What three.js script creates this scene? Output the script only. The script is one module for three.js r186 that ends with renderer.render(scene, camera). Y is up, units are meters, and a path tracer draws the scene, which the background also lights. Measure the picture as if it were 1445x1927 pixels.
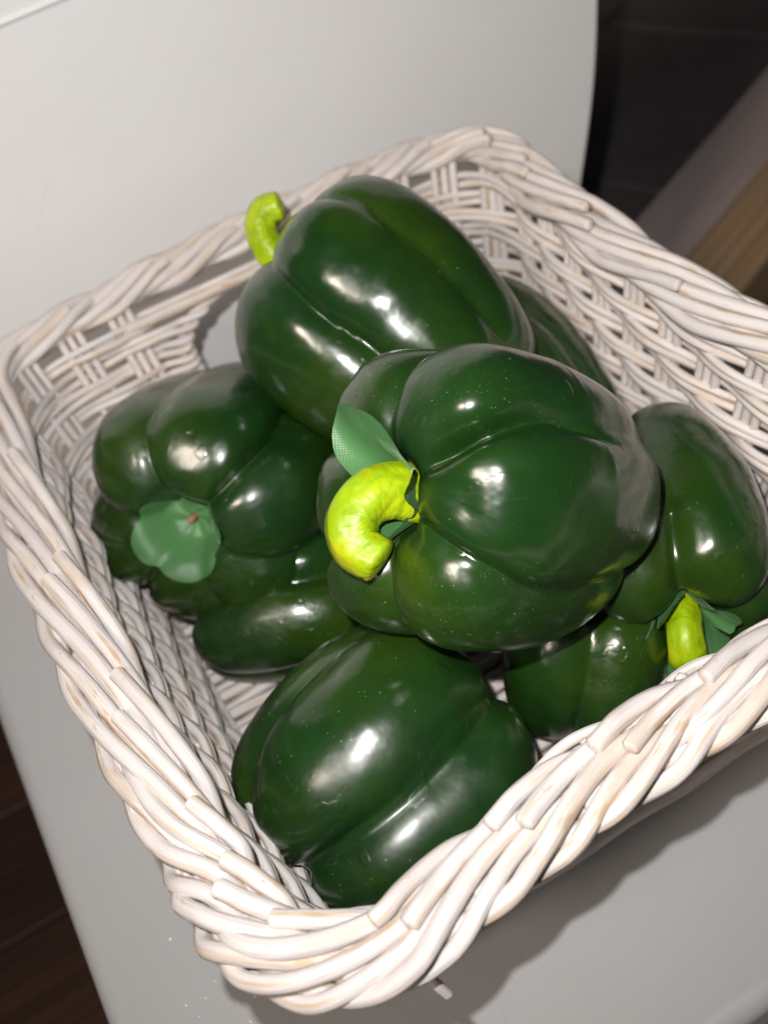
import * as THREE from 'three';
import { RectAreaLightUniformsLib } from 'three/addons/lights/RectAreaLightUniformsLib.js';
import { RoundedBoxGeometry } from 'three/addons/geometries/RoundedBoxGeometry.js';
import { mergeGeometries } from 'three/addons/utils/BufferGeometryUtils.js';

// ---------- camera, light, exposure ----------
const scene = new THREE.Scene();
const camera = new THREE.PerspectiveCamera(46.7, 767 / 1024, 0.02, 20);
camera.position.set(-0.1097, 0.3781, 0.3041);
camera.up.set(0.4716, 0.6987, -0.5379);
camera.lookAt(-0.1097 + 0.20532, 0.3781 - 0.68028, 0.3041 - 0.7036);
camera.focus = 0.335;
camera.userData.fStop = 11;
scene.add(camera);

const renderer = new THREE.WebGLRenderer({ antialias: true });
renderer.toneMapping = THREE.LinearToneMapping;
renderer.toneMappingExposure = 1;
renderer.shadowMap.enabled = true;
RectAreaLightUniformsLib.init();

scene.background = new THREE.Color().setRGB(0.02, 0.02, 0.022);       // the dim air of the unlit room

// the phone's flash, a hand's width from the lens
const FLASH = new THREE.Vector3(-0.1147, 0.4073, 0.2744);
const flash = new THREE.SpotLight(new THREE.Color().setRGB(1, 0.97, 0.95), 0.63, 0, 0.92, 0.8, 2);
flash.position.copy(FLASH);
flash.target.position.set(0.03, 0.08, -0.13);
flash.castShadow = true; flash.shadow.radius = 0.17;
flash.shadow.camera.near = 0.02; flash.shadow.camera.far = 3;
scene.add(flash, flash.target);

// warm ceiling lamp of the shop, to the left and in front
const LAMP = new THREE.Vector3(-1.3, 1.75, 0.95);
const lampLight = new THREE.RectAreaLight(new THREE.Color().setRGB(1, 0.86, 0.74), 33, 0.45, 0.45);
lampLight.position.copy(LAMP);
lampLight.lookAt(0, 0.1, 0);
scene.add(lampLight);

// ---------- small helpers ----------
let seed = 12345;
const rnd = () => { seed = (seed * 1664525 + 1013904223) >>> 0; return seed / 4294967296; };
const rr = (a, b) => a + (b - a) * rnd();
const clamp = (x, a = 0, b = 1) => Math.min(b, Math.max(a, x));
const smooth = (a, b, x) => { const t = clamp((x - a) / (b - a)); return t * t * (3 - 2 * t); };
const hash = (x, y, s) => { let h = (x * 374761393 + y * 668265263 + s * 2147483647) | 0; h = Math.imul(h ^ (h >>> 13), 1274126177); h ^= h >>> 16; return (h >>> 0) / 4294967296; };
function vnoise(x, y, px, py, s) {      // value noise, periodic in px, py cells
  const xi = Math.floor(x), yi = Math.floor(y), fx = x - xi, fy = y - yi, u = fx * fx * (3 - 2 * fx), v = fy * fy * (3 - 2 * fy);
  const m = (a, p) => ((a % p) + p) % p, x0 = m(xi, px), x1 = m(xi + 1, px), y0 = m(yi, py), y1 = m(yi + 1, py);
  return (hash(x0, y0, s) * (1 - u) + hash(x1, y0, s) * u) * (1 - v) + (hash(x0, y1, s) * (1 - u) + hash(x1, y1, s) * u) * v;
}
function fbm(u, v, fx, fy, oct, s) { let a = 0, w = 0.5, t = 0; for (let i = 0; i < oct; i++) { a += w * vnoise(u * fx, v * fy, fx, fy, s + i * 17); t += w; w *= 0.5; fx *= 2; fy *= 2; } return a / t; }
function noise3(x, y, z, s) { return (vnoise(x + z * 0.7, y - z * 0.6, 4096, 4096, s) + vnoise(y + 31.3 + x * 0.5, z + 11.7, 4096, 4096, s + 5) + vnoise(z - 7.1 - y * 0.4, x + 3.9, 4096, 4096, s + 9)) / 3 - 0.5; }
function tex(w, h, fn, srgb) {
  const d = new Uint8Array(w * h * 4);
  for (let j = 0; j < h; j++) for (let i = 0; i < w; i++) {
    const c = fn(i / w, j / h, i, j), o = (j * w + i) * 4;
    d[o] = clamp(c[0]) * 255; d[o + 1] = clamp(c[1]) * 255; d[o + 2] = clamp(c[2]) * 255; d[o + 3] = 255;
  }
  const t = new THREE.DataTexture(d, w, h);
  t.wrapS = t.wrapT = THREE.RepeatWrapping; t.magFilter = THREE.LinearFilter; t.minFilter = THREE.LinearMipmapLinearFilter; t.generateMipmaps = true;
  if (srgb) t.colorSpace = THREE.SRGBColorSpace;
  t.needsUpdate = true; return t;
}
const mix3 = (a, b, t) => [a[0] + (b[0] - a[0]) * t, a[1] + (b[1] - a[1]) * t, a[2] + (b[2] - a[2]) * t];
const lin = (r, g, b) => new THREE.Color().setRGB(r, g, b);
const used = {};
function numbered(n) { used[n] = (used[n] ?? -1) + 1; return used[n] ? `${n}_${String(used[n]).padStart(3, '0')}` : n; }
function mesh(name, geo, mat, parent = scene) {
  const m = new THREE.Mesh(geo, mat); m.name = parent === scene ? numbered(name) : name;
  m.castShadow = m.receiveShadow = true; parent.add(m); return m;
}
function group(name, parent = scene) { const g = new THREE.Group(); g.name = parent === scene ? numbered(name) : name; parent.add(g); return g; }
function tag(o, label, category, grp) { o.userData.label = label; o.userData.category = category; if (grp) o.userData.group = grp; return o; }
function structure(o) { o.userData.kind = 'structure'; return o; }

// tube through points with varying radius, closed loop or with rounded ends; uv.x in units of "unit" metres
function tube(pts, rad, { radial = 7, closed = false, unit = 0.1, flat = 1, end = 0.5, wob = 0.05, u0 = rnd() } = {}) {
  const n = pts.length, P = [], N = [], U = [], I = [];
  const T = pts.map((p, i) => { const a = pts[closed ? (i + n - 1) % n : Math.max(0, i - 1)], b = pts[closed ? (i + 1) % n : Math.min(n - 1, i + 1)]; return b.clone().sub(a).normalize(); });
  let nor = new THREE.Vector3(0, 1, 0).addScaledVector(T[0], -T[0].y);
  if (nor.lengthSq() < 0.05) nor = new THREE.Vector3(1, 0, 0).addScaledVector(T[0], -T[0].x);
  nor.normalize();
  let len = 0; const rings = [];
  const ws = rnd() * 100;
  for (let i = 0; i < n; i++) {
    if (i) len += pts[i].distanceTo(pts[i - 1]);
    nor = nor.clone().addScaledVector(T[i], -nor.dot(T[i])).normalize();
    rings.push({ c: pts[i], n: nor, b: T[i].clone().cross(nor), t: T[i], r: (typeof rad === 'function' ? rad(i / (n - 1)) : rad) * (1 + wob * 2 * (vnoise(len * 90 + ws, 0.3, 4096, 4, 3) - 0.5)), u: len / unit + u0 });
  }
  if (closed) { len += pts[0].distanceTo(pts[n - 1]); const a = rings[0]; rings.push({ ...a, u: len / unit + u0 }); const k = Math.round(rings[n].u - u0) / (rings[n].u - u0) || 1; for (const q of rings) q.u = u0 + (q.u - u0) * k; }
  else {                                              // rounded cut ends
    const a = rings[0], z = rings[n - 1], mk = (q, d, k) => ({ ...q, c: q.c.clone().addScaledVector(q.t, d * q.r * end), r: q.r * k });
    rings.unshift(mk(a, -1, 0.02), mk(a, -0.92, 0.55), mk(a, -0.55, 0.86));
    rings.push(mk(z, 0.55, 0.86), mk(z, 0.92, 0.55), mk(z, 1, 0.02));
  }
  const m = rings.length;
  for (const q of rings) for (let j = 0; j <= radial; j++) {
    const a = j / radial * Math.PI * 2, cx = Math.cos(a), sx = Math.sin(a);
    P.push(q.c.x + q.r * (q.n.x * cx * flat + q.b.x * sx), q.c.y + q.r * (q.n.y * cx * flat + q.b.y * sx), q.c.z + q.r * (q.n.z * cx * flat + q.b.z * sx));
    N.push(q.n.x * cx + q.b.x * sx, q.n.y * cx + q.b.y * sx, q.n.z * cx + q.b.z * sx);
    U.push(q.u, j / radial);
  }
  const w = radial + 1;
  for (let i = 0; i < m - 1; i++) for (let j = 0; j < radial; j++) { const a = i * w + j; I.push(a, a + 1, a + w, a + 1, a + w + 1, a + w); }
  const g = new THREE.BufferGeometry();
  g.setAttribute('position', new THREE.Float32BufferAttribute(P, 3)); g.setAttribute('normal', new THREE.Float32BufferAttribute(N, 3)); g.setAttribute('uv', new THREE.Float32BufferAttribute(U, 2)); g.setIndex(I);
  if (!closed) {                                      // face the end caps outward
    const na = g.attributes.normal;
    for (let e = 0; e < 3; e++) for (let j = 0; j < w; j++) {
      const k = [1, 0.75, 0.4][e];
      for (const [i, q, s] of [[e * w + j, rings[0], -1], [(m - 1 - e) * w + j, rings[m - 1], 1]]) {
        const v = new THREE.Vector3(na.getX(i), na.getY(i), na.getZ(i)).multiplyScalar(1 - k).addScaledVector(q.t, s * k).normalize(); na.setXYZ(i, v.x, v.y, v.z);
      }
    }
  }
  return g;
}
const curve = (pts, n, closed = false) => { const c = new THREE.CatmullRomCurve3(pts.map((p) => (p.isVector3 ? p : new THREE.Vector3(...p))), closed, 'centripetal'); const o = []; for (let i = 0; i < (closed ? n : n + 1); i++) o.push(c.getPoint(i / n)); return o; };

// ---------- materials ----------
// white-washed willow: paint rubbed through to tan wood in long streaks and small chips
function willowMaps(s) {
  const f = (u, v) => {
    const streak = fbm(u, v, 3, 9, 4, s), patch = fbm(u, v, 5, 3, 4, s + 40), chip = fbm(u, v, 11, 6, 4, s + 80), fine = fbm(u, v, 14, 60, 2, s + 120);
    let c = mix3([0.925, 0.91, 0.905], [0.88, 0.865, 0.865], smooth(0.45, 0.7, patch));
    c = mix3(c, [0.875, 0.80, 0.715], smooth(0.51, 0.66, streak * 0.7 + patch * 0.3) * 0.62);
    c = mix3(c, [0.80, 0.67, 0.51], smooth(0.64, 0.74, streak * 0.45 + chip * 0.55) * 0.6);
    c = mix3(c, [0.66, 0.47, 0.27], smooth(0.79, 0.82, chip * 0.8 + patch * 0.2));
    const k = 0.97 + 0.06 * (fine - 0.5);
    return [c[0] * k, c[1] * k, c[2] * k];
  };
  const b = (u, v) => { const q = 0.5 + 0.5 * (fbm(u, v, 10, 48, 3, s + 120) - 0.5) + 0.5 * (fbm(u, v, 12, 7, 3, s + 80) - 0.5); return [q, q, q]; };
  return [tex(512, 128, f, true), tex(512, 128, b)];
}
const willow = [1, 2, 3].map((k) => { const [map, bumpMap] = willowMaps(k * 1000); return new THREE.MeshPhysicalMaterial({ map, bumpMap, bumpScale: 0.0004, roughness: 0.55, color: lin(0.85, 0.825, 0.81) }); });
const pick = () => willow[Math.floor(rnd() * 3)];

// glossy artificial pepper skin: dark green dye, mottled, with specks of dust and scuffs
function pepperMaps(s, dust, olive, yellow) {
  const W = dust > 1000 ? 2048 : 1024, H = W / 2, spec = new Float32Array(W * H), sc = new Float32Array(W * H);
  let q = s * 7919 + 13; const R = () => { q = (q * 1664525 + 1013904223) >>> 0; return q / 4294967296; };
  for (let k = 0; k < dust; k++) {
    const x = R() * W, y = (0.15 + 0.8 * R()) * H, r = 0.45 + 1.5 * R() * R() * R(), a = 0.35 + 0.65 * R();
    if (vnoise(x / W * 6, y / H * 3, 6, 3, s + 3) < 0.35 + 0.3 * R()) continue;
    for (let j = -2; j <= 2; j++) for (let i = -2; i <= 2; i++) { const d = Math.hypot(i, j); if (d < r + 0.5) { const o = ((Math.floor(y) + j + H) % H) * W + (Math.floor(x) + i + W) % W; spec[o] = Math.max(spec[o], a * clamp(r + 0.6 - d)); } }
  }
  for (let k = 0; k < dust / 14; k++) {
    let x = R() * W, y = (0.25 + 0.6 * R()) * H, a = R() * 6.28, L = 6 + 22 * R(), st = 0.15 + 0.4 * R();
    for (let t = 0; t < L; t++) { a += (R() - 0.5) * 0.25; x += Math.cos(a); y += Math.sin(a); const o = ((Math.floor(y) + H) % H) * W + ((Math.floor(x) % W) + W) % W; sc[o] = Math.max(sc[o], st * R()); }
  }
  const map = tex(W, H, (u, v, i, j) => {
    const a = fbm(u, v, 5, 3, 4, s), b = fbm(u, v, 8, 5, 3, s + 50), fine = fbm(u, v, 60, 30, 2, s + 90);
    let c = mix3([0.102, 0.216, 0.070], [0.146, 0.243, 0.050], smooth(0.38, 0.66, a + olive));
    c = mix3(c, [0.080, 0.205, 0.082], smooth(0.5, 0.72, b) * 0.7);
    const yl = yellow * smooth(0.17, 0.10, v + 0.16 * (b - 0.5)) * smooth(0.46, 0.54, a);
    c = mix3(c, [0.36, 0.42, 0.05], yl);
    const k = 0.94 + 0.12 * fine; c = [c[0] * k, c[1] * k, c[2] * k];
    const o = j * W + i;
    c = mix3(c, [0.62, 0.62, 0.55], Math.max(spec[o], sc[o] * 0.7));
    return c;
  }, true);
  const rough = tex(512, 256, (u, v) => { const a = fbm(u, v, 7, 4, 5, s + 300), b = fbm(u, v, 30, 18, 3, s + 340); const r = 0.21 + 0.20 * smooth(0.45, 0.72, a) + 0.12 * smooth(0.6, 0.75, b); return [0, r, 0]; });
  const bump = tex(1024, 512, (u, v) => { const k = 0.45 * fbm(u, v, 26, 13, 3, s + 500) + 0.35 * fbm(u, v, 90, 45, 2, s + 540) + 0.5 * smooth(0.7, 0.8, fbm(u, v, 34, 20, 3, s + 580)); return [k, k, k]; });
  return [map, rough, bump];
}
function pepperMat(s, dust, olive, yellow = 0, coat = 0.22) {
  const [map, roughnessMap, bumpMap] = pepperMaps(s, dust, olive, yellow);
  return new THREE.MeshPhysicalMaterial({ map, roughnessMap, bumpMap, bumpScale: 0.00035, roughness: 1, clearcoat: 0.6, clearcoatRoughness: coat, ior: 1.5 });
}
const skinClean = pepperMat(11, 120, 0.06), skinDusty = pepperMat(23, 4200, 0.05, 0.3), skinPlain = pepperMat(37, 160, 0.05), skinFront = pepperMat(53, 420, 0.06, 0, 0.26);

const stemMat = new THREE.MeshPhysicalMaterial({
  map: tex(128, 256, (u, v) => { const a = fbm(u, v, 3, 8, 4, 71), b = fbm(u, v, 24, 24, 2, 75); let c = mix3([0.66, 0.74, 0.05], [0.56, 0.68, 0.03], smooth(0.4, 0.65, a)); c = mix3(c, [0.75, 0.74, 0.08], smooth(0.6, 0.78, fbm(u, v, 5, 4, 3, 79)) * 0.6); const k = 0.95 + 0.1 * b; return [c[0] * k, c[1] * k, c[2] * k]; }, true),
  roughness: 0.42, clearcoat: 0.15, clearcoatRoughness: 0.35, bumpMap: tex(128, 128, (u, v) => { const a = fbm(u, v, 10, 10, 3, 91); return [a, a, a]; }), bumpScale: 0.0010 });
const satin = new THREE.MeshPhysicalMaterial({
  map: tex(256, 256, (u, v, i, j) => { const w = (i + j) % 2 ? 1 : 0.95, a = fbm(u, v, 4, 4, 3, 131); const k = w * (0.9 + 0.2 * a); return [0.30 * k, 0.48 * k, 0.29 * k]; }, true),
  bumpMap: tex(256, 256, (u, v, i, j) => { const w = 0.5 + 0.25 * Math.sin(i * Math.PI * 0.75 + 0.7) + 0.25 * Math.sin(j * Math.PI * 0.75 + 0.7); return [w, w, w]; }), bumpScale: 0.00015,
  roughness: 0.36, sheen: 0.5, sheenRoughness: 0.35, sheenColor: lin(0.5, 0.75, 0.55), side: THREE.DoubleSide });

function plastic(r, g, b, s) {
  const W = 1024, sp = new Float32Array(W * W); let q = s * 31 + 7; const R = () => { q = (q * 1664525 + 1013904223) >>> 0; return q / 4294967296; };
  for (let k = 0; k < 900; k++) { const x = Math.floor(R() * W), y = Math.floor(R() * W), a = 0.1 + 0.35 * R() * R(); sp[y * W + x] = a; if (R() < 0.4) sp[y * W + (x + 1) % W] = a * 0.7; }
  for (let k = 0; k < 46; k++) { let x = R() * W, y = R() * W, a = R() * 6.28; const L = 20 + 120 * R() * R(), st = 0.05 + 0.16 * R(); for (let t = 0; t < L; t++) { a += (R() - 0.5) * 0.05; x += Math.cos(a); y += Math.sin(a); sp[((Math.floor(y) % W) + W) % W * W + ((Math.floor(x) % W) + W) % W] = st; } }
  return new THREE.MeshPhysicalMaterial({ color: lin(r, g, b),
    map: tex(W, W, (u, v, i, j) => { const k = 0.955 + 0.045 * fbm(u, v, 4, 4, 6, s) - 0.22 * sp[j * W + i], w = 0.012 * (fbm(u, v, 3, 3, 3, s + 60) - 0.5); return [k + w, k, k - w]; }, true),
    roughnessMap: tex(512, 512, (u, v) => { const k = 0.26 + 0.30 * fbm(u, v, 5, 9, 5, s + 9); return [0, k, 0]; }), roughness: 1, clearcoat: 0.3, clearcoatRoughness: 0.16 });
}
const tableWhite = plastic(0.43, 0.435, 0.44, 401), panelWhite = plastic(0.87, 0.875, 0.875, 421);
const woodMat = (c0, c1, s, rough) => new THREE.MeshStandardMaterial({ roughness: rough, map: tex(512, 128, (u, v) => { const g = fbm(u, v, 3, 24, 4, s), k = fbm(u, v, 6, 90, 2, s + 7), c = mix3(c0, c1, clamp(g * 0.8 + k * 0.4 - 0.1)); return c; }, true) });

// ---------- setting: floor boards far below, the white stand ----------
const FLOOR_Y = -0.42;
const floor = group('floor'); structure(floor);
{
  const mats = [woodMat([0.15, 0.10, 0.08], [0.34, 0.23, 0.17], 501, 0.5), woodMat([0.13, 0.09, 0.07], [0.29, 0.19, 0.145], 517, 0.5)];
  const sub = mesh('subfloor', new THREE.BoxGeometry(6, 0.02, 6), new THREE.MeshStandardMaterial({ color: lin(0.01, 0.009, 0.008), roughness: 0.9 }), floor);
  sub.position.set(0, FLOOR_Y - 0.034, 0);
  const g = new RoundedBoxGeometry(1.6, 0.02, 0.117, 1, 0.002);
  { const p = g.attributes.position, u = []; for (let i = 0; i < p.count; i++) u.push(p.getX(i) / 0.5, p.getZ(i) / 0.12); g.setAttribute('uv', new THREE.Float32BufferAttribute(u, 2)); }
  for (let i = -8; i < 9; i++) { const b = mesh('board', g, mats[(i + 20) % 2], floor); b.position.set(-1.02, FLOOR_Y - 0.012, i * 0.12); }
  // charcoal slabs on the other side of the stand
  const slab = new RoundedBoxGeometry(0.294, 0.03, 0.294, 1, 0.004);
  const sm = new THREE.MeshStandardMaterial({ roughness: 0.8, map: tex(256, 256, (u, v) => { const k = 0.85 + 0.3 * fbm(u, v, 6, 6, 5, 551); return [0.38 * k, 0.35 * k, 0.35 * k]; }, true) });
  const yaw = 0.428, cy = Math.cos(yaw), sy = Math.sin(yaw);
  for (let i = -3; i < 8; i++) for (let j = -7; j < 5; j++) {
    const x = 0.56 + 0.3 * (i * cy + j * sy), z = -0.62 + 0.3 * (-i * sy + j * cy);
    if ((x < 0.47 && z > -0.47) || x < 0.05) continue;
    const b = mesh('slab', slab, sm, floor); b.position.set(x, -0.216, z); b.rotation.y = yaw;
  }
}
{
  // low white stand: shelf board with a rounded lip
  const t = group('display_stand'); tag(t, 'white plastic display stand carrying the wicker basket', 'stand');
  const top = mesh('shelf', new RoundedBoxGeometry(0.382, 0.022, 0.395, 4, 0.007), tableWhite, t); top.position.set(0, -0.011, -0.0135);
  const sh = new THREE.Shape(), x0 = -0.215, y0 = -0.09, y1 = 0.42;
  sh.moveTo(x0, y0); sh.lineTo(0.12, y0); sh.splineThru([new THREE.Vector2(0.165, -0.07), new THREE.Vector2(0.192, -0.02), new THREE.Vector2(0.212, 0.04), new THREE.Vector2(0.2235, 0.08), new THREE.Vector2(0.231, 0.12), new THREE.Vector2(0.237, 0.17), new THREE.Vector2(0.243, 0.26), new THREE.Vector2(0.246, y1)]); sh.lineTo(x0, y1); sh.closePath();
  const pg = new THREE.ExtrudeGeometry(sh, { depth: 0.012, bevelEnabled: true, bevelThickness: 0.002, bevelSize: 0.002, bevelSegments: 3, curveSegments: 16 });
  { const p = pg.attributes.position, u = []; for (let i = 0; i < p.count; i++) u.push(p.getX(i) / 0.4, p.getY(i) / 0.4); pg.setAttribute('uv', new THREE.Float32BufferAttribute(u, 2)); }
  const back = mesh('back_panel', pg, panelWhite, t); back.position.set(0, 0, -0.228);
  const hd = mesh('bead', new THREE.CapsuleGeometry(0.0011, 0.45, 4, 10).rotateZ(Math.PI / 2), panelWhite, t); hd.position.set(0.013, 0.2235, -0.2136);
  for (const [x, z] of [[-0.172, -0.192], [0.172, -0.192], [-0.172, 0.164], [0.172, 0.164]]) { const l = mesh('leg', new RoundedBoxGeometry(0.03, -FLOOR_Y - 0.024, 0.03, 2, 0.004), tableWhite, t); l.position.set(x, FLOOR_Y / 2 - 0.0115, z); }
}

{
  const gs = [];  // bright white flecks stand in for light sparkling on the shelf
  for (let i = 0; i < 34; i++) {
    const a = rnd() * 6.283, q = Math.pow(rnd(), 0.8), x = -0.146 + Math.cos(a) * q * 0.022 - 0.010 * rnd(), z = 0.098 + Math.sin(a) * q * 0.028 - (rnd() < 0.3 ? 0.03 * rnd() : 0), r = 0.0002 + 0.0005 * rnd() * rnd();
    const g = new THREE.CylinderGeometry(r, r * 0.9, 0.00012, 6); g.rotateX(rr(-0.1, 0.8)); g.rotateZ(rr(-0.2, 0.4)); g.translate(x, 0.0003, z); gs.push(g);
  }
  const gl = mesh('sparkle_flecks', mergeGeometries(gs), new THREE.MeshPhysicalMaterial({ color: lin(0.9, 0.9, 0.93), roughness: 0.25, clearcoat: 1, clearcoatRoughness: 0.1 }));
  tag(gl, 'added white flecks standing for light sparkles on the stand by the front corner', 'sparkle_flecks'); gl.userData.kind = 'stuff';
}

// ---------- things beyond the stand, out of focus ----------
function bar(name, a, b, w, h, mat, label, cat) {      // beam lying from a to b (top centre line)
  const A = new THREE.Vector3(...a), B = new THREE.Vector3(...b), d = B.clone().sub(A), L = d.length();
  const g = new RoundedBoxGeometry(L, h, w, 3, Math.min(w, h) * 0.12), p = g.attributes.position, u = [];
  for (let i = 0; i < p.count; i++) u.push(p.getX(i) / 0.5, (p.getZ(i) + p.getY(i)) / 0.12); g.setAttribute('uv', new THREE.Float32BufferAttribute(u, 2));
  const m = mesh(name, g, mat); m.position.copy(A).add(B).multiplyScalar(0.5); m.position.y -= h / 2; m.rotation.y = Math.atan2(-d.z, d.x); tag(m, label, cat); return m;
}

bar('floor_plank', [0.31, -0.175, -0.350], [1.2, -0.175, -0.785], 0.074, 0.025, woodMat([0.76, 0.69, 0.67], [0.84, 0.77, 0.75], 601, 0.6), 'wide taupe plank lying next to the brown wooden rail', 'plank');
{
  const r = group('wooden_rail'); tag(r, 'brown wooden rail with a rounded bead along its top', 'rail');
  const A = new THREE.Vector3(0.27, -0.15, -0.256), B = new THREE.Vector3(1.1, -0.15, -0.634), d = B.clone().sub(A), L = d.length();
  r.position.copy(A).add(B).multiplyScalar(0.5); r.rotation.y = Math.atan2(-d.z, d.x);
  const wm = woodMat([0.60, 0.49, 0.37], [0.76, 0.65, 0.52], 621, 0.5);
  const uv = (g) => { const p = g.attributes.position, u = []; for (let i = 0; i < p.count; i++) u.push(p.getX(i) / 0.5, (p.getZ(i) + p.getY(i)) / 0.12); g.setAttribute('uv', new THREE.Float32BufferAttribute(u, 2)); return g; };
  const b = mesh('board', uv(new RoundedBoxGeometry(L, 0.05, 0.058, 3, 0.006)), wm, r); b.position.y = -0.025;
  const c = mesh('bead', uv(new THREE.CapsuleGeometry(0.007, L - 0.02, 6, 12).rotateZ(Math.PI / 2)), wm, r); c.position.set(0, 0.001, 0.008);
}
bar('cushion', [0.29, -0.165, -0.145], [1.1, -0.165, -0.515], 0.12, 0.08, new THREE.MeshPhysicalMaterial({ color: lin(0.03, 0.045, 0.15), roughness: 0.85, sheen: 0.4, sheenColor: lin(0.05, 0.07, 0.2) }), 'dark navy cushion on the far side of the wooden rail', 'cushion');

// ---------- basket ----------
const RIM = 0.12, X0 = -0.0045, Z0 = 0.005;
const basket = group('wicker_basket'); basket.position.set(X0, 0, Z0);
tag(basket, 'whitewashed wicker basket with braided rim holding green peppers', 'basket');
// rounded rectangle, walked left side > front > right side > back; returns point, tangent, outward normal
function loop(a, b, r, bow = [0, 0, 0, 0]) {
  const seg = [2 * (b - r), Math.PI / 2 * r, 2 * (a - r), Math.PI / 2 * r, 2 * (b - r), Math.PI / 2 * r, 2 * (a - r), Math.PI / 2 * r], L = seg.reduce((x, y) => x + y, 0);
  const at = (s) => {
    s = ((s % L) + L) % L; let i = 0; while (s > seg[i]) { s -= seg[i]; i++; if (i > 7) { i = 7; break; } }
    const side = i >> 1, c = [[-(a - r), b - r], [a - r, b - r], [a - r, -(b - r)], [-(a - r), -(b - r)]][side];
    const dir = [[0, 1], [1, 0], [0, -1], [-1, 0]][side], out = [[-1, 0], [0, 1], [1, 0], [0, -1]][side];
    if (i % 2 === 0) { const h = seg[i] / 2, k = (s - h) / h, off = r + bow[side] * (1 - k * k); return { x: c[0] + out[0] * off - dir[0] * (seg[i] - s), z: c[1] + out[1] * off - dir[1] * (seg[i] - s), n: out }; }
    const an = s / r, cs = Math.cos(an), sn = Math.sin(an), n = [out[0] * cs + dir[0] * sn, out[1] * cs + dir[1] * sn];
    return { x: c[0] + n[0] * r, z: c[1] + n[1] * r, n };
  };
  return { L, at };
}
const TA = 0.17, TB = 0.40, NST = 45;
const wallLoop = (d) => loop(0.1195 - TA * d, 0.1555 - TB * d, 0.035 - 0.06 * d, [0.0055, -0.0150, -0.0105, 0.004].map((x, i) => (i === 1 ? x : x * (1 - d * 7))));
const sections = new Map(), ring = (d) => { const k = Math.round(d * 1e4); if (!sections.has(k)) sections.set(k, wallLoop(d)); return sections.get(k); };
const HOLE = { x0: -0.040, x1: 0.046, d0: 0.012, d1: 0.056 };      // hand hole in the back wall, basket coordinates
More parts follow.
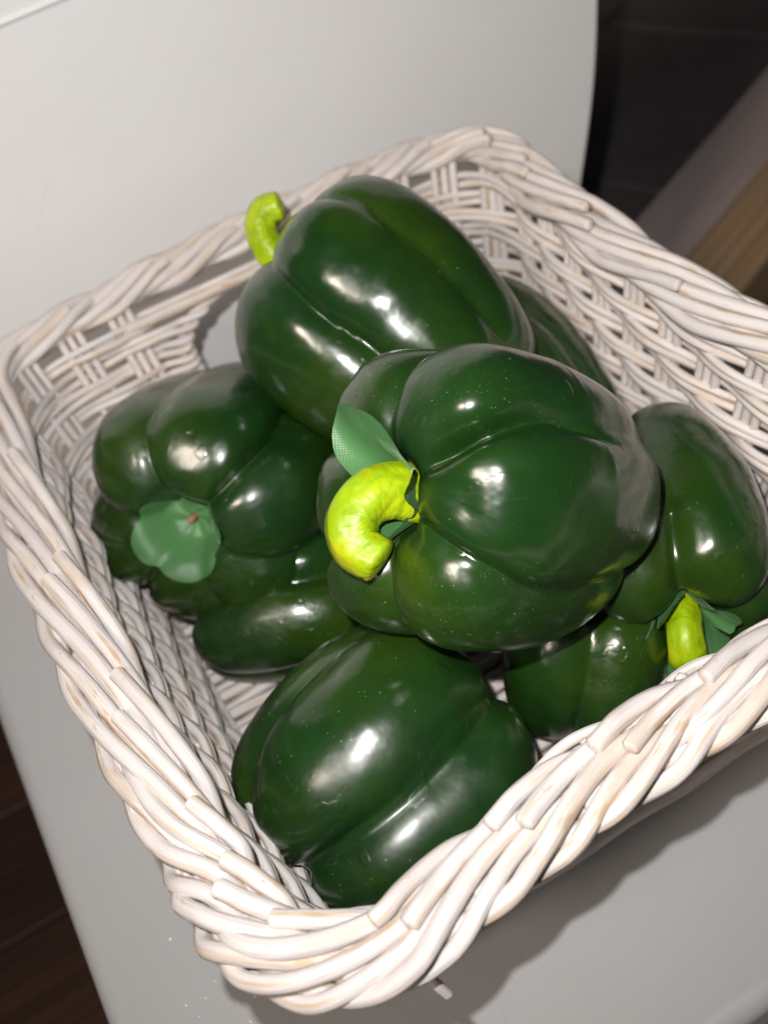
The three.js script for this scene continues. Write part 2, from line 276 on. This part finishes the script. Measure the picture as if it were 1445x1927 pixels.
{
  const wall = group('wall', basket);
  const RS = 0.0069, ROWS = 28, RW = 0.00172;
  const holeHalf = (d) => { const c = (d - (HOLE.d0 + HOLE.d1) / 2) / ((HOLE.d1 - HOLE.d0) / 2); return (HOLE.x1 - HOLE.x0) / 2 * Math.pow(Math.max(0, 1 - Math.pow(Math.abs(c), 2.6)), 0.4); }, HX = (HOLE.x0 + HOLE.x1) / 2;
  const inHole = (p, d, m = 0) => p.n[1] < -0.9 && Math.abs(p.x - HX) < holeHalf(d) - m && d > HOLE.d0 && d < HOLE.d1;
  for (let i = 0; i < ROWS; i++) {
    const row = i >> 1, d = 0.0085 + row * RS + (i % 2) * 0.0032, R = ring(d), M = 450, y = RIM - d;
    const q = (t) => {                                  // t in stakes, 0..NST
      const p = R.at(t / NST * R.L), ph = 2 * Math.PI * (t + row) / 3 + (i % 2) * 0.16, o = 0.0029 * (-0.2 - Math.cos(ph) * 1.15);
      const yy = y + 0.0005 * Math.sin(t * 1.7 + i * 2.3) + 0.0017 * Math.sin(ph + 1.2);
      return { v: new THREE.Vector3(p.x + p.n[0] * o, yy, p.z + p.n[1] * o), p };
    };
    const mid = d > HOLE.d0 && d < HOLE.d1;
    if (!mid) { const pts = []; for (let k = 0; k < M; k++) pts.push(q(k / M * NST).v); mesh('weaver', tube(pts, RW * rr(0.94, 1.08), { radial: 7, closed: true }), pick(), wall); continue; }
    // rows beside the hand hole start and end round its edge rods
    let k0 = -1; const all = []; for (let k = 0; k < 2 * M; k++) { const e = q(k / M * NST), inside = inHole(e.p, d); if (k0 < 0) { if (inside) k0 = 0; } else if (k0 === 0) { if (!inside) { k0 = 1; all.push(e); } } else if (k0 === 1) { if (inside) break; all.push(e); } }
    const pts = all.map((e) => e.v), wrap = (e, s) => [[0.002, 0.0045], [0.0045, 0.0028], [0.0052, 0], [0.0042, -0.003]].map(([a, o]) => new THREE.Vector3(e.p.x + s * (a - 0.001), y, e.p.z + e.p.n[1] * (-o)));
    const head = wrap(all[0], 1).reverse(), tail = wrap(all[all.length - 1], -1);
    pts.splice(0, 4); pts.splice(-4);
    mesh('weaver', tube(curve([...head, pts[0]], 10).slice(0, -1).concat(pts, curve([pts[pts.length - 1], ...tail.map((v) => v)], 10).slice(1)), RW * rr(0.96, 1.08), { radial: 7 }), pick(), wall);
  }
  for (let k = 0; k < NST; k++) for (const w of [-0.0042, 0, 0.0042]) {
    const f = (d) => { const R = ring(d), p = R.at((k + 0.5) / NST * R.L + w); return { p, v: new THREE.Vector3(p.x, RIM - d, p.z) }; };
    const ds = []; for (let i = 0; i <= 10; i++) ds.push(0.002 + 0.108 * i / 10);
    const cut = inHole(f(0.03).p, 0.03, -0.002);
    const runs = cut ? [ds.filter((d) => d <= 0.010), [0.058, ...ds.filter((d) => d > 0.061)]] : [ds];
    for (const r of runs) mesh('stake', tube(r.map((d) => f(d).v), 0.0019 * rr(0.92, 1.08), { radial: 6 }), pick(), wall);
  }
  // rods that edge the hand hole, lying along its top and bottom and standing at its sides
  const zb = (d) => -(0.1555 - TB * d) - 0.003, edge = (a) => mesh('hole_edge', tube(curve(a, 24), 0.0026, { radial: 8 }), pick(), wall);
  for (const o of [-0.0026, 0.0026]) {
    edge([[HOLE.x0 - 0.02, RIM - 0.0095, zb(0.0095) - o], [0.01, RIM - 0.0105, zb(0.0105) - o], [HOLE.x1 + 0.02, RIM - 0.0095, zb(0.0095) - o]]);
    edge([[HOLE.x0 - 0.02, RIM - 0.0575, zb(0.0575) - o], [0.01, RIM - 0.0565, zb(0.0565) - o], [HOLE.x1 + 0.02, RIM - 0.0575, zb(0.0575) - o]]);
  }
  for (const sd of [-1, 1]) { const a = []; for (let i = 0; i <= 12; i++) { const d = HOLE.d0 + 0.0008 + (HOLE.d1 - HOLE.d0 - 0.0016) * i / 12; a.push([HX + sd * (holeHalf(d) + 0.0008), RIM - d, zb(d)]); } edge(a); }
}
{
  const base = group('base', basket), a = 0.1195 - TA * 0.11, b = 0.1555 - TB * 0.11;
  for (let i = 0; i < 41; i++) { const z = -b + 0.003 + (2 * b - 0.006) * i / 40, pts = []; for (let k = 0; k <= 24; k++) { const t = k / 24; pts.push(new THREE.Vector3(-a + 0.003 + (2 * a - 0.006) * t, 0.0085 + 0.0012 * Math.cos(Math.PI * (t * 8 + i)), z)); } mesh('base_rod', tube(pts, 0.0026, { radial: 6 }), pick(), base); }
  for (let i = 1; i < 9; i++) mesh('base_stake', tube([0, 0.5, 1].map((t) => new THREE.Vector3(-a + 2 * a * i / 9, 0.0055, -b + 0.004 + (2 * b - 0.008) * t)), 0.0024, { radial: 6 }), pick(), base);
}
{
  const rim = group('rim_braid', basket), R = loop(0.122, 0.160, 0.031, [0.0055, -0.009, -0.0115, 0.006]);
  // where each bundle of the braid starts, in metres round the rim: close together at front and back, long on the two sides
  const START = [0.049, 0.1124, 0.174, 0.2297, 0.252, 0.2745, 0.3049, 0.3398, 0.373, 0.4065, 0.4395, 0.468, 0.50, 0.542, 0.5987, 0.657, 0.7108, 0.765, 0.802, 0.8367, 0.870, 0.903, 0.936, 0.969, 1.003, 1.043], NG = START.length;
  const knot = (g) => START[((g % NG) + NG) % NG] + Math.floor(g / NG) * R.L;
  const along = (x) => { const g = Math.floor(x), t = x - g, p1 = knot(g), p2 = knot(g + 1), m1 = (p2 - knot(g - 1)) / 2, m2 = (knot(g + 2) - p1) / 2, t2 = t * t, t3 = t2 * t; return (2 * t3 - 3 * t2 + 1) * p1 + (t3 - 2 * t2 + t) * m1 + (3 * t2 - 2 * t3) * p2 + (t3 - t2) * m2; };
  const EW = 0.0078, EH = 0.0034;
  // ellipse arc length table measured from the top, positive towards the outside
  const arc = [0], NA = 180; { let px = 0, py = EH; for (let i = 1; i <= NA; i++) { const t = i / NA * Math.PI, x = EW * Math.sin(t), y = EH * Math.cos(t); arc.push(arc[i - 1] + Math.hypot(x - px, y - py)); px = x; py = y; } }
  const ang = (q) => { const s = Math.sign(q), a = Math.abs(q); let i = 0; while (i < NA - 1 && arc[i + 1] < a) i++; return s * (i + clamp((a - arc[i]) / (arc[i + 1] - arc[i]))) / NA * Math.PI; };
  const place = (s, q, e) => { const p = R.at(s), t = ang(q), w = (EW + e) * Math.sin(t), h = (EH + e) * Math.cos(t); return new THREE.Vector3(p.x + p.n[0] * w, RIM + h, p.z + p.n[1] * w); };
  const Q = 0.0082, QM = 0.0006, RATE = 1.15;
  for (let g = 0; g < NG; g++) {
    const jig = rr(-0.05, 0.05), two = rnd() < 0.75, slack = rr(-0.0006, 0.0006);
    for (let j = 0; j < 4; j++) {
      const off = (j - 1.45) * 0.0050 + rr(-0.0003, 0.0003), cut = j === 0 || (j === 1 && two);
      const t0 = cut ? rr(-0.05, 0.05) + j * 0.2 : -1.35, t1 = 2.2, pts = [], n = cut ? 46 : 64, lift = cut ? 0.0010 : 0;
      for (let k = 0; k <= n; k++) {
        const tau = t0 + (t1 - t0) * k / n, th = Math.tanh(RATE * (tau - 0.5)), q = QM - Q * th, sx = g + tau + jig, P = (along(sx + 0.05) - along(sx - 0.05)) / 0.1, dq = -Q * RATE * (1 - th * th) / P, il = 1 / Math.hypot(1, dq);
        const e = -0.0028 + 0.0058 * smooth(-0.95, -0.1, tau) - 0.0036 * clamp((tau - 0.25) / 0.95) - 0.0036 * smooth(1.1, 1.8, tau) + lift * smooth(0.6, 0, tau) + slack;
        pts.push(place(along(sx) - dq * il * off, q + il * off, e));
      }
      const r0 = rr(0.0024, 0.0028);
      mesh('rod', tube(pts, r0, { radial: 9, flat: rr(0.9, 1.05), end: cut ? 0.35 : 0.5 }), pick(), rim);
    }
  }
  for (const [w, h] of [[-0.003, -0.002], [0.003, -0.002], [0, -0.005]]) { const pts = []; for (let k = 0; k < 220; k++) { const p = R.at(k / 220 * R.L); pts.push(new THREE.Vector3(p.x + p.n[0] * w, RIM + h, p.z + p.n[1] * w)); } mesh('gap_filler_rod', tube(pts, 0.0028, { radial: 7, closed: true }), pick(), rim); }  // extra rods added under the braid to stop light through its gaps
  mesh('loose_end', tube(curve([[-0.092, RIM - 0.006, 0.158], [-0.090, RIM - 0.017, 0.164], [-0.088, RIM - 0.024, 0.166]], 8), 0.0016, { radial: 6 }), willow[1], rim);
}

// ---------- peppers ----------
function pepper(o) {
  const { R, L, lobes, taper = 0.12, k = 0.0012, nz = 0.0026, sd = 1, dent = 0.006, low = 0.004, p = 2.35, env = 0.95, envL = 1.02, fold = 0.0034, foldW = 0.0026, block = null } = o, bc = Math.cos((block ?? 0) * Math.PI / 180), bs = Math.sin((block ?? 0) * Math.PI / 180);
  const ds = lobes.map((l) => l[0]).sort((a, b) => a - b), creases = ds.map((d, i) => { const n = i + 1 < ds.length ? ds[i + 1] : ds[0] + 360; return { a: (d + n) / 2 * Math.PI / 180, g: 0.75 + 0.5 * hash(i, sd, 77), w: hash(i, sd, 78) * 6.28 }; });
  const ls = lobes.map(([deg, off = 0.46, rad = 0.54, len = 1, sh = 0]) => { const a = deg * Math.PI / 180; return { x: Math.sin(a) * off * R, z: Math.cos(a) * off * R, r: rad * R, h: len * L / 2, y: sh * L }; });
  ls.push({ x: 0, z: 0, r: 0.55 * R, h: 0.72 * L / 2, y: 0 });          // the heart that closes the pit between the shoulders
  const F = (x, y, z) => {
    const tp = 1 + taper * y / (L / 2) * (y < 0 ? 1 : 0.35), X = x / tp, Z = z / tp;
    let s = 0;
    for (const l of ls) {
      const dx = X - l.x, dz = Z - l.z, a = Math.sqrt(dx * dx + dz * dz) / l.r, b = Math.abs(y - l.y) / l.h;
      const f = (Math.pow(Math.pow(a, p) + Math.pow(b, p), 1 / p) - 1) * l.r; s += Math.exp(-f / k);
    }
    let v = -k * Math.log(s);
    { const ca = Math.abs(X * bc - Z * bs), cb = Math.abs(X * bs + Z * bc), rd = (block === null ? Math.sqrt(X * X + Z * Z) : Math.pow(ca * ca * ca + cb * cb * cb, 1 / 3) * 1.045) / (env * R), hy = Math.abs(y) / (envL * L / 2), f = (Math.pow(Math.pow(rd, 2.5) + Math.pow(hy, 3), 1 / 2.7) - 1) * env * R, kk = 0.0035; v = kk * Math.log(Math.exp(v / kk) + Math.exp(f / kk)); }   // broad flat sides
    v += nz * 2 * noise3(x * 38 + sd * 9.1, y * 26 + sd * 3.3, z * 38, sd) + nz * 0.5 * noise3(x * 110, y * 90 + sd, z * 110, sd + 2);
    const rad = Math.sqrt(x * x + z * z), an = Math.atan2(x, z);
    for (const c of creases) {                         // tight folds between the lobes, wandering a little
      const q = an - c.a - 0.07 * Math.sin(y * 55 + c.w) - 0.04 * Math.sin(y * 130 + c.w * 2), dd = Math.abs(Math.atan2(Math.sin(q), Math.cos(q))) * rad;
      if (dd < foldW * 5) v += fold * c.g * (0.55 + 0.45 * Math.sin(y * 42 + c.w)) * Math.exp(-Math.sqrt(dd * dd + 2.5e-7) / foldW) * smooth(0.008, 0.026, rad);
    }
    v += dent * Math.exp(-Math.pow(rad / 0.011, 2)) * smooth(0, 0.3, y / L) + low * Math.exp(-Math.pow(rad / 0.010, 2)) * smooth(0, 0.3, -y / L);
    return v;
  };
  const cast = (dx, dy, dz) => { let a = 0.095, st = 0.0032; while (a > 0.004 && F(dx * a, dy * a, dz * a) > 0) a -= st; let lo = a, hi = a + st; for (let i = 0; i < 9; i++) { const m = (lo + hi) / 2; if (F(dx * m, dy * m, dz * m) > 0) hi = m; else lo = m; } return (lo + hi) / 2; };
  const surf = (th, ph) => { const d = [Math.sin(ph) * Math.sin(th), Math.cos(ph), Math.sin(ph) * Math.cos(th)], r = cast(...d); return new THREE.Vector3(d[0] * r, d[1] * r, d[2] * r); };
  const NU = o.nu ?? 168, NV = o.nv ?? 104, P = [], N = [], U = [], I = [], e = 0.0004;
  for (let j = 0; j <= NV; j++) for (let i = 0; i <= NU; i++) {
    const v = surf(i / NU * 2 * Math.PI, clamp(j / NV, 0.0008, 0.9992) * Math.PI);
    P.push(v.x, v.y, v.z); U.push(i / NU, j / NV);
    const n = new THREE.Vector3(F(v.x + e, v.y, v.z) - F(v.x - e, v.y, v.z), F(v.x, v.y + e, v.z) - F(v.x, v.y - e, v.z), F(v.x, v.y, v.z + e) - F(v.x, v.y, v.z - e)).normalize(); N.push(n.x, n.y, n.z);
  }
  const w = NU + 1; for (let j = 0; j < NV; j++) for (let i = 0; i < NU; i++) { const a = j * w + i; I.push(a, a + w, a + 1, a + 1, a + w, a + w + 1); }
  const g = new THREE.BufferGeometry();
  g.setAttribute('position', new THREE.Float32BufferAttribute(P, 3)); g.setAttribute('normal', new THREE.Float32BufferAttribute(N, 3)); g.setAttribute('uv', new THREE.Float32BufferAttribute(U, 2)); g.setIndex(I);
  const t = group('green_pepper'); t.position.set(...o.at);
  const Y = new THREE.Vector3(...o.axis).normalize(), Z = new THREE.Vector3(-0.205, 0.68, 0.704); Z.addScaledVector(Y, -Z.dot(Y)).normalize(); const X = Y.clone().cross(Z);
  t.quaternion.setFromRotationMatrix(new THREE.Matrix4().makeBasis(X, Y, Z));
  mesh('body', g, o.mat, t);
  t.userData.surf = undefined; tag(t, o.label, 'pepper', 'artificial green bell peppers heaped in the basket');
  return { t, surf };
}
function stem(pp, pts, rads) {
  const base = pp.surf(0, 0.001).y - 0.003, n = 44;
  const c = curve(pts.map(([x, y, z]) => [x, base + y, z]), n);
  const radial = 18, g = tube(c, (u) => { const f = u * (rads.length - 1), i = Math.min(rads.length - 2, Math.floor(f)); return rads[i] + (rads[i + 1] - rads[i]) * (f - i); }, { radial, unit: 0.03, wob: 0.09, end: 0.22 });
  // faceted ridges along the stem
  const p = g.attributes.position, w = radial + 1, m = p.count / w;
  for (let i = 0; i < m; i++) { const ce = new THREE.Vector3(); for (let j = 0; j < radial; j++) ce.add(new THREE.Vector3().fromBufferAttribute(p, i * w + j)); ce.divideScalar(radial); for (let j = 0; j < w; j++) { const v = new THREE.Vector3().fromBufferAttribute(p, i * w + j).sub(ce), kk = 1 + 0.06 * Math.cos((j / radial) * Math.PI * 2 * 5 + i * 0.05) + 0.03 * Math.sin((j / radial) * Math.PI * 4 + i * 0.16); v.multiplyScalar(kk).add(ce); p.setXYZ(i * w + j, v.x, v.y, v.z); } }
  g.computeVertexNormals();
  return mesh('stem', g, stemMat, pp.t);
}
// satin leaf collar round the stem: outline(theta) in metres, lift(theta) how far its edge stands off the skin
function calyx(pp, outline, lift, hole = 0.004, NU = 72, NV = 14) {
  const P = [], U = [], I = [];
  for (const side of [0, 1]) for (let j = 0; j <= NV; j++) for (let i = 0; i <= NU; i++) {
    const th = i / NU * 2 * Math.PI, v = j / NV, r = hole + (outline(th) - hole) * v, s = pp.surf(th, Math.min(1.2, r / 0.040)), d = s.clone().normalize();
    const up = 0.0012 + lift(th) * v * v + 0.0007 * Math.sin(th * 7 + v * 3) * v + side * 0.0004;
    s.addScaledVector(new THREE.Vector3(d.x * 0.2, 1, d.z * 0.2).normalize(), up);
    P.push(s.x, s.y, s.z); U.push(s.x / 0.045, s.z / 0.045);
  }
  const w = NU + 1, off = w * (NV + 1);
  for (let j = 0; j < NV; j++) for (let i = 0; i < NU; i++) { const a = j * w + i; I.push(a, a + 1, a + w, a + 1, a + w + 1, a + w); const b = a + off; I.push(b, b + w, b + 1, b + 1, b + w, b + w + 1); }
  const g = new THREE.BufferGeometry(); g.setAttribute('position', new THREE.Float32BufferAttribute(P, 3)); g.setAttribute('uv', new THREE.Float32BufferAttribute(U, 2)); g.setIndex(I); g.computeVertexNormals();
  return mesh('leaf_collar', g, satin, pp.t);
}
const bump = (th, c, w) => { let d = th - c; d = Math.atan2(Math.sin(d), Math.cos(d)); return Math.exp(-d * d / (w * w)); };
const scallop = (n, r, a, ph = 0) => (th) => r * (1 - a + a * Math.pow(Math.abs(Math.cos((th - ph) * n / 2)), 0.6));

// resting on the heap in the middle, stem towards the lens
const p2 = pepper({ label: 'dusty green pepper on top of the heap with hooked stem and satin leaves', at: [-0.003, RIM + 0.004, 0.06], axis: [-0.767, 0.632, 0.111], R: 0.0505, L: 0.096, lobes: [[-4, 0.48, 0.53, 1.14, -0.045], [58, 0.50, 0.48, 0.97, 0.02], [120, 0.50, 0.46, 0.93, 0.03], [178, 0.50, 0.45, 0.92, 0.01], [-124, 0.50, 0.46, 0.94, 0.03], [-66, 0.51, 0.475, 1.0, 0.0]], sd: 2, mat: skinDusty, nu: 320, nv: 180, taper: 0.19, dent: 0.003, k: 0.0008, env: 0.965, block: -8, envL: 1.16, p: 3, fold: 0.0050, foldW: 0.0027 });
stem(p2, [[0, 0, 0], [0.0006, 0.009, 0], [0.001, 0.0155, -0.0010], [-0.0015, 0.0225, -0.0030], [-0.0075, 0.0265, -0.0045], [-0.0145, 0.0262, -0.0025], [-0.0185, 0.0225, 0.0030]], [0.0086, 0.0080, 0.0076, 0.0075, 0.0075, 0.0073, 0.0066]);
calyx(p2, (th) => 0.0090 + 0.0105 * bump(th, 1.75, 0.9) + 0.008 * bump(th, -1.9, 0.5) + 0.005 * bump(th, 0.3, 0.4) + 0.0005 * Math.sin(th * 7), (th) => 0.0075 * bump(th, 1.75, 1.0) + 0.005 * bump(th, -1.9, 0.6) + 0.003 + 0.0024 * Math.sin(th * 5 + 0.5));
// long one at the back, stem hooking over the rim
const p1 = pepper({ label: 'large green pepper lying against the back rim, stem hooked above it', at: [0.0165, RIM - 0.004, -0.052], axis: [-0.35, 0.604, -0.716], R: 0.0530, L: 0.111, env: 0.985, k: 0.0009, p: 2.6, fold: 0.0022, lobes: [[9, 0.52, 0.46, 1], [60, 0.52, 0.45, 1.02], [115, 0.48, 0.48, 0.98], [175, 0.46, 0.52, 1], [-120, 0.46, 0.52, 1], [-50, 0.46, 0.54, 0.97, 0.0]], sd: 5, mat: skinClean, nu: 200, nv: 130, taper: 0.14 });
stem(p1, [[0, 0, 0], [-0.004, 0.014, 0], [-0.004, 0.026, 0.001], [0.000, 0.0345, 0.001], [0.0065, 0.0375, 0.001], [0.0115, 0.0345, 0.002]], [0.008, 0.0070, 0.0064, 0.0063, 0.0062, 0.0056]);
// front one on the basket floor, blossom end to the corner
pepper({ label: 'smooth broad green pepper lying in the front corner of the basket', at: [-0.0710, RIM - 0.066, 0.0750], axis: [0.973, 0.089, -0.212], R: 0.0495, L: 0.095, p: 2.3, env: 0.985, k: 0.0009, fold: 0.0052, lobes: [[-36, 0.42, 0.57, 1.0], [44, 0.56, 0.45, 1.03, 0.0], [120, 0.50, 0.48, 1], [-160, 0.5, 0.48, 1], [-112, 0.52, 0.45, 1]], sd: 8, mat: skinFront, nu: 200, nv: 130, taper: 0.1 });
// left one, leaf collar but no stem
const p3 = pepper({ label: 'green pepper with flat satin leaf collar and missing stem, beside left wall', at: [-0.0610, RIM - 0.0500, -0.0735], axis: [-0.566, 0.381, 0.731], R: 0.0545, L: 0.106, env: 0.97, block: 20, fold: 0.0026, k: 0.0009, p: 2.6, lobes: [[14, 0.52, 0.46, 1.05], [74, 0.52, 0.45, 1], [142, 0.49, 0.49, 0.96], [-158, 0.48, 0.49, 0.95], [-106, 0.52, 0.48, 0.98], [-48, 0.52, 0.47, 1.03]], sd: 13, mat: skinClean, taper: 0.12 });
calyx(p3, (th) => 0.0135 + 0.003 * bump(th, 3.7, 0.7) + 0.003 * bump(th, 2.4, 0.5) - 0.006 * bump(th, 0.2, 0.7) + 0.0005 * Math.sin(th * 5), (th) => 0.004 * bump(th, 2.95, 0.3) - 0.001 + 0.0008 * Math.sin(th * 4), 0.0022);
mesh('stem_stub', tube(curve([[0, p3.surf(0, 0.001).y - 0.003, 0], [0.0004, p3.surf(0, 0.001).y + 0.003, -0.0006], [0.0006, p3.surf(0, 0.001).y + 0.0042, -0.001]], 8), 0.0014, { radial: 8 }), new THREE.MeshStandardMaterial({ color: lin(0.32, 0.16, 0.08), roughness: 0.6 }), p3.t);
// right one against the right wall
const p6 = pepper({ label: 'green pepper by the right wall, short stem pointing at the front rim', at: [0.0560, RIM - 0.0575, 0.054], axis: [-0.381, -0.129, 0.916], R: 0.0460, L: 0.098, env: 0.975, block: 4, lobes: [[42, 0.49, 0.50, 1.03], [-34, 0.50, 0.49, 1.02], [110, 0.46, 0.52, 0.98], [-110, 0.46, 0.52, 0.98], [180, 0.46, 0.52, 0.98]], sd: 17, mat: skinPlain, taper: 0.12 });
stem(p6, [[0, 0, 0], [0, 0.009, 0.001], [0, 0.016, 0.001], [0.001, 0.021, 0.000], [0.001, 0.024, -0.004], [0.001, 0.024, -0.008]], [0.008, 0.0066, 0.0064, 0.0062, 0.006, 0.0056]);
calyx(p6, scallop(5, 0.0165, 0.4, 0.4), (th) => 0.006 * bump(th, -1.6, 0.7) + 0.006 * bump(th, 1.6, 0.5) + 0.002);
// lower layer
pepper({ label: 'shaded dark green pepper on the basket floor, under the leaf-collared one', at: [-0.066, RIM - 0.083, -0.030], axis: [0.93, 0.026, 0.37], R: 0.0345, L: 0.086, lobes: [[20, 0.46, 0.54, 1], [110, 0.46, 0.54, 1], [-160, 0.46, 0.54, 1], [-70, 0.46, 0.54, 1]], sd: 21, mat: skinPlain });
pepper({ label: 'shaded dark green pepper on the basket floor, beneath the one with short stem', at: [0.013, RIM - 0.081, 0.066], axis: [0.469, 0.855, -0.22], R: 0.0350, L: 0.062, lobes: [[40, 0.46, 0.54, 1], [130, 0.46, 0.54, 1], [-140, 0.46, 0.54, 1], [-45, 0.46, 0.54, 1]], sd: 25, mat: skinPlain });
pepper({ label: 'ribbed green pepper half hidden behind the large one by the right wall', at: [0.058, RIM - 0.054, -0.045], axis: [-0.219, 0.477, -0.851], R: 0.0440, L: 0.104, lobes: [[20, 0.46, 0.54, 1], [70, 0.46, 0.54, 1], [125, 0.46, 0.54, 1], [-160, 0.46, 0.54, 1], [-70, 0.46, 0.54, 1]], sd: 29, mat: skinPlain });

// ---------- lamps outside the picture ----------
{
  const f = group('phone_flash'); tag(f, 'small round white flash lamp held above the basket', 'lamp'); f.position.copy(FLASH); f.lookAt(flash.target.position);
  const b = mesh('housing', new THREE.CylinderGeometry(0.006, 0.006, 0.003, 24), new THREE.MeshStandardMaterial({ color: lin(0.02, 0.02, 0.02), roughness: 0.4 }), f); b.rotation.x = Math.PI / 2; b.position.z = -0.0125;
  const l = mesh('lens', new THREE.CylinderGeometry(0.0045, 0.0045, 0.001, 24), new THREE.MeshStandardMaterial({ color: lin(0.8, 0.8, 0.8), emissive: lin(1, 0.97, 0.95), emissiveIntensity: 2 }), f); l.rotation.x = Math.PI / 2; l.position.z = -0.0104;
  const c = group('ceiling_lamp'); tag(c, 'square warm white ceiling lamp above the stand', 'lamp'); c.position.copy(LAMP); c.lookAt(0, 0.1, 0);
  const h = mesh('housing', new RoundedBoxGeometry(0.48, 0.48, 0.03, 2, 0.006), new THREE.MeshStandardMaterial({ color: lin(0.7, 0.7, 0.7), roughness: 0.5 }), c); h.position.z = -0.03;
  const d = mesh('diffuser', new RoundedBoxGeometry(0.45, 0.45, 0.008, 2, 0.002), new THREE.MeshStandardMaterial({ color: lin(0.8, 0.8, 0.8), emissive: lin(1, 0.8, 0.62), emissiveIntensity: 1.5 }), c); d.position.z = -0.010;
}
renderer.render(scene, camera);
